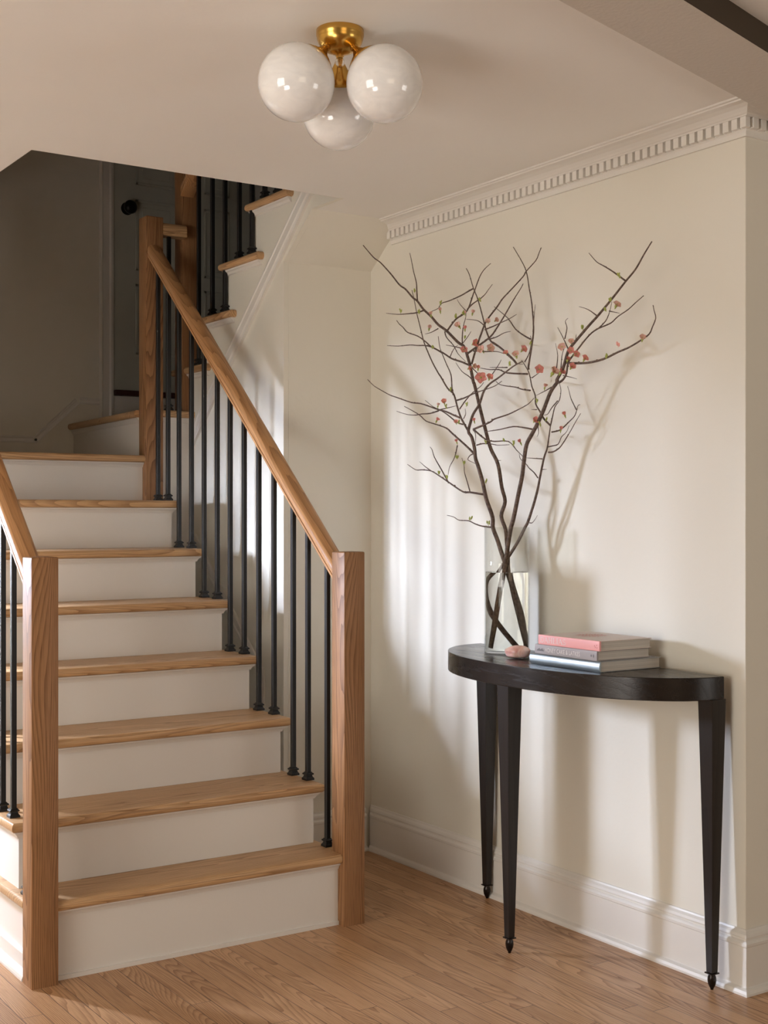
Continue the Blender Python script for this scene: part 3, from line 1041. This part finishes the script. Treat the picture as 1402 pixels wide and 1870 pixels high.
def flower_bm(c, r, facing, opened, rng):
    """five cupped petals round a stamen disc; facing = axis"""
    bm = NB()
    q = Vector((0, 0, 1)).rotation_difference(facing).to_matrix()
    for k in range(5):
        a = 2 * math.pi * k / 5 + rng.uniform(-.15, .15)
        tilt = opened + rng.uniform(-.15, .15)
        N_ = 5
        grid = []
        for i in range(N_ + 1):
            t = i / N_
            wv = math.sin(math.pi * min(1, .05 + .80 * t ** 1.25)) ** .6 * .50
            row = []
            for j in range(-2, 3):
                u_ = j / 2
                rad = t * (1 - .20 * u_ * u_)
                zz = rad * math.sin(1.25 - tilt) + .18 * t * t * (u_ * u_) - .10 * t * (t - .6)
                xx = rad * math.cos(1.25 - tilt)
                p = Vector((xx, u_ * wv, zz))
                p.rotate(Matrix.Rotation(a, 3, 'Z'))
                row.append(bm.verts.new(c + q @ (p * r)))
            grid.append(row)
        for i in range(N_):
            for j in range(4):
                bm.faces.new((grid[i][j], grid[i][j + 1], grid[i + 1][j + 1], grid[i + 1][j]))
    bmesh.ops.solidify(bm, geom=bm.faces[:], thickness=.0004)
    return bm


rng = random.Random(11)
for (px, py, r, op) in [(a, b, c, rng.uniform(.55, 1.1)) for a, b, c in FL] + [(a, b, c, rng.uniform(-.1, .2)) for a, b, c in HALF]:
    s = nearest(px, py)
    rr = r * .0023
    c = bp(px, py, s) + Vector((-.006, -.004, 0))
    if op > .4:
        f = (-FV + RV * rng.uniform(-.8, .8) + Vector((0, 0, rng.uniform(-.1, .9)))).normalized()
    else:
        f = Vector((rng.uniform(-.5, .5), rng.uniform(-.4, .3), 1)).normalized()
    if (px, py) == (879, 690): f = (-FV + Vector((0, 0, .25)) + RV * -.2).normalized(); op = 1.2
    fl = obj('flower', flower_bm(c, rr * (1.0 if op > .4 else 1.25), f, op, rng), M_petal if rng.random() < .72 and py > 600 else M_petal2, BR[s], smooth=True)
    bm = NB()
    ellipsoid(bm, c - f * rr * .35, (rr * .30, rr * .30, rr * .45), Vector((0, 0, 1)).rotation_difference(f).to_matrix(), 2)
    ellipsoid(bm, c - f * rr * .75 + Vector((0.001, 0, -.001)), (rr * .18, rr * .18, rr * .40), Vector((0, 0, 1)).rotation_difference((f + Vector((.3, .2, .4))).normalized()).to_matrix(), 1)
    obj('calyx', bm, M_green, fl, smooth=True)
    if op > .4:
        bm = NB()
        for k in range(9):
            a = k * 2.4
            v = (Vector((math.cos(a), math.sin(a), 0)) * .18 * (k % 3) / 2)
            ellipsoid(bm, c + f * rr * .28 + v * rr, (rr * .06,) * 3, sub=1)
        obj('stamens', bm, M_stamen, fl, smooth=True)
for b_ in BUD:
    px, py = b_[0], b_[1]
    s = nearest(px, py)
    c = bp(px, py, s) + Vector((-.004, -.003, 0))
    bm = NB()
    for k in range(rng.choice((2, 3, 3))):
        d = Vector((rng.uniform(-.6, .6), rng.uniform(-.6, .6), 1)).normalized()
        cc = c + Vector((rng.uniform(-.0035, .0035), rng.uniform(-.003, .003), rng.uniform(-.003, .003)))
        ellipsoid(bm, cc, (.0026, .0026, .0064), Vector((0, 0, 1)).rotation_difference(d).to_matrix(), 2)
    tube(bm, [c - Vector((0, 0, .009)), c], [.0009, .0009], 5)
    obj('bud', bm, M_petal if len(b_) > 2 else M_green, BR[s], smooth=True)

# ------------------------------------------------------------------ stone
def stone_mat():
    m = mat('rose_quartz', (0.78, 0.45, 0.40), 0.12, Subsurface_Weight=.35, Subsurface_Scale=.02, Coat_Weight=.4)
    nt, b, N, L = nodes(m)
    tc = N('ShaderNodeTexCoord')
    n = N('ShaderNodeTexNoise', i_Scale=38.0, i_Detail=5.0, i_Distortion=1.2); L(tc.outputs['Object'], n.inputs['Vector'])
    r = ramp(N, [(0.30, (0.66, 0.34, 0.31)), (0.50, (0.84, 0.56, 0.50)), (0.72, (0.94, 0.80, 0.76))])
    L(n.outputs['Fac'], r.inputs[0]); L(r.outputs[0], b.inputs['Base Color'])
    return m


bm = NB()
sc = Vector((2.535, 3.100, TT + .0205))
ellipsoid(bm, (0, 0, 0), (1, 1, 1), sub=4)
for v in bm.verts:
    p = v.co.copy()
    k = 1 + .05 * math.sin(3 * p.x + 1) + .05 * math.cos(4 * p.y + p.z * 2) + .03 * math.sin(7 * p.z)
    p = Vector((math.copysign(abs(p.x) ** .8, p.x) * .9, p.y, math.copysign(abs(p.z) ** .8, p.z))) * k
    v.co = sc + RV * (p.x * .0425 * 1.0) + FV * (p.y * .027) + Vector((0, 0, p.z * .0192))
o = tag(obj('quartz_stone', bm, stone_mat(), None, smooth=True), 'polished pink quartz stone on the console table in front of the vase', 'stone')
lo = min(v.co.z for v in o.data.vertices)
o.data.transform(Matrix.Translation((0, 0, TT + .0003 - lo)))

# ------------------------------------------------------------------ books
def text_bm(body, size, origin, ex, ey, name_mat=None, shear=0, spacing=1.0, sx=1.0):
    cu = bpy.data.curves.new('t', 'FONT')
    cu.body = body; cu.size = size; cu.extrude = 0.0; cu.space_character = spacing
    to = bpy.data.objects.new('t', cu); COL.objects.link(to)
    bpy.context.view_layer.update()
    dg = bpy.context.evaluated_depsgraph_get()
    me = bpy.data.meshes.new_from_object(to.evaluated_get(dg))
    bpy.data.objects.remove(to)
    bm = NB(); bm.from_mesh(me)
    bpy.data.meshes.remove(me)
    for v in bm.verts:
        v.co = Vector(origin) + Vector(ex) * v.co.x * sx + Vector(ey) * v.co.y
    return bm


def book(name, x0, x1, y0, y1, z0, h, cover, spine_m, page_m, label, yaw=0.0, roundness=.003, board=.0022):
    """spine faces -x, pages seen at -y"""
    c = Vector(((x0 + x1) / 2, (y0 + y1) / 2, z0))
    T = thing(name, c, label, 'book', 'books stacked on the console table')
    bm = NB()
    box(bm, x0 + .006, x1, y0, y1, z0, z0 + board, .0006, 1)
    box(bm, x0 + .006, x1, y0, y1, z0 + h - board, z0 + h, .0006, 1)
    cov = obj('cover', bm, cover, T)
    bm = NB()
    n_ = 10
    pr = [(x0 + .007, z0 + .0)]
    pr = []
    for k in range(n_ + 1):
        a = math.pi * k / n_
        pr.append((x0 + roundness * (1 - math.sin(a)), z0 + h / 2 - math.cos(a) * h / 2))
    pr += [(x0 + .0065, z0 + h), (x0 + .0065, z0)]
    prism(bm, pr, y0, y1, 'y')
    sp = obj('spine', bm, spine_m, T, smooth=True, angle=30)
    bm = NB(); box(bm, x0 + .0065, x1 - .004, y0 + .0035, y1 - .0035, z0 + board, z0 + h - board)
    obj('pages', bm, page_m, T)
    return T


def pages_mat(name, col):
    m = mat(name, col, .8)
    nt, b, N, L = nodes(m)
    tc = N('ShaderNodeTexCoord'); mp = N('ShaderNodeMapping'); mp.inputs['Scale'].default_value = (4, 4, 900)
    L(tc.outputs['Object'], mp.inputs[0])
    n = N('ShaderNodeTexNoise', i_Scale=1.0, i_Detail=2.0); L(mp.outputs[0], n.inputs['Vector'])
    r = ramp(N, [(.3, tuple(c * .72 for c in col)), (.65, col)]); L(n.outputs['Fac'], r.inputs[0]); L(r.outputs[0], b.inputs['Base Color'])
    return m


M_pages = pages_mat('page_edges', (.66, .60, .53))
M_silver = mat('silver_cloth', (.42, .47, .48), .38, .8)
M_silver2 = mat('silver_board', (.34, .34, .34), .35, .4)
M_grey = mat('grey_cover', (.36, .315, .305), .55)
M_pink = mat('pink_spine', (.83, .37, .35), .5)
M_jacket = mat('jacket_top', (.66, .56, .50), .45)
M_print = mat('white_print', (.80, .74, .70), .5)
M_printd = mat('dark_print', (.16, .14, .14), .5)
z = TT + .0004
B1 = book('book', 2.487, 2.722, 2.690, 2.985, z, .030, M_silver2, M_silver, M_pages, 'large silver book at the bottom of the stack on the console table', roundness=.007)
z2 = z + .0305
B2 = book('book', 2.487, 2.690, 2.700, 2.962, z2, .0270, M_grey, M_grey, M_pages, 'grey cookbook in the middle of the stack on the console table', roundness=.0012)
z3 = z2 + .0275
B3 = book('book', 2.490, 2.688, 2.693, 2.950, z3, .0275, M_jacket, M_pink, M_pages, 'book with pink spine lettered in white on top of the stack', roundness=.0012)
# lettering on the spines (reads along the spine from the far end to the near end)
obj('title', text_bm('HONEY CAKE & LATKES', .0175, (2.4864, 2.917, z2 + .0075), (0, -1, 0), (0, 0, 1), sx=.74, spacing=1.08), M_print, B2)
bm = NB()
for k in range(7):
    box(bm, 2.4863, 2.4866, 2.951 - k * .0042 - .003, 2.951 - k * .0042, z2 + .010, z2 + .013 + .002 * (k % 3))
box(bm, 2.4863, 2.4866, 2.922, 2.953, z2 + .0085, z2 + .0096)
obj('emblem', bm, M_printd, B2)
bm = NB()
ellipsoid(bm, (2.4864, 2.722, z2 + .0135), (.0002, .0030, .0040), sub=1)
ellipsoid(bm, (2.4864, 2.713, z2 + .0135), (.0002, .0026, .0055), sub=1)
obj('emblem', bm, M_printd, B2)


def serif_word(word, x, y0, z0, h, adv):
    """thin serif capitals drawn as flat strokes"""
    bm = NB()
    G = {'D': ([((.18, 0), (.18, 1), .13), ((.0, 1), (.45, 1), .05), ((0, 0), (.45, 0), .05)], [((.40, .5), (.42, .5), -90, 90, .10)]),
         'A': ([((.02, 0), (.44, 1), .05), ((.44, 1), (.82, 0), .13), ((.18, .36), (.68, .36), .05), ((-.06, 0), (.16, 0), .05), ((.66, 0), (.98, 0), .05)], []),
         'H': ([((.16, 0), (.16, 1), .13), ((.74, 0), (.74, 1), .13), ((.16, .5), (.74, .5), .05), ((0, 0), (.32, 0), .05), ((0, 1), (.32, 1), .05), ((.58, 0), (.9, 0), .05), ((.58, 1), (.9, 1), .05)], []),
         'L': ([((.18, 0), (.18, 1), .13), ((0, 1), (.38, 1), .05), ((0, 0), (.66, 0), .05), ((.66, 0), (.70, .26), .05)], []),
         'I': ([((.2, 0), (.2, 1), .13), ((.02, 0), (.38, 0), .05), ((.02, 1), (.38, 1), .05)], []),
         'S': ([], [((.32, .74), (.26, .25), 20, 270, .08), ((.32, .26), (.28, .25), -160, 90, .08)])}
    wid = {'D': .98, 'A': 1.0, 'H': 1.0, 'L': .82, 'I': .48, 'S': .68}
    cx = 0

    def stroke(a, b, w):
        a, b = Vector((a[0], a[1])), Vector((b[0], b[1]))
        d = (b - a).normalized(); n_ = Vector((-d.y, d.x)) * w / 2
        vs = [bm.verts.new((x, y0 - (cx + p.x) * adv, z0 + p.y * h)) for p in (a - n_, b - n_, b + n_, a + n_)]
        bm.faces.new(vs)
    for ch in word:
        st, arcs = G[ch]
        for a, b, w in st: stroke(a, b, w)
        for (c, r, a0_, a1_, w) in arcs:
            pts_ = []
            for k in range(11):
                t = math.radians(a0_ + (a1_ - a0_) * k / 10)
                pts_.append((c[0] + r[0] * math.cos(t), c[1] + r[1] * math.sin(t)))
            for p, q_ in zip(pts_, pts_[1:]): stroke(p, q_, w)
        cx += wid[ch]
    return bm


obj('title', serif_word('DAHLIAS', 2.4896, 2.941, z3 + .0062, .0155, .0185), M_print, B3)
bm = NB()
for (yy, zz) in ((2.712, .014), (2.709, .010), (2.703, .016), (2.702, .009)):
    ellipsoid(bm, (2.4896, yy, z3 + zz), (.0002, .0016, .0022), sub=1)
obj('emblem', bm, mat('red_print', (.55, .16, .14), .5), B3)
# dahlia picture on the jacket front: a loose pink bloom of small petals
bm = NB()
for k in range(70):
    a = k * 2.39996; r = .0052 * math.sqrt(k)
    yy, xx = 2.845 + r * math.cos(a), 2.60 + r * math.sin(a) * 1.1
    u_ = Vector((math.sin(a), math.cos(a), 0)); v_ = Vector((-u_.y, u_.x, 0))
    c = Vector((xx, yy, z3 + .02775 + .00002 * (70 - k) / 70))
    vs = [bm.verts.new(c + q_) for q_ in (-u_ * .005, v_ * .003, u_ * .006, -v_ * .003)]
    bm.faces.new(vs)
obj('cover_picture', bm, mat('bloom_print', (.62, .22, .18), .45), B3)
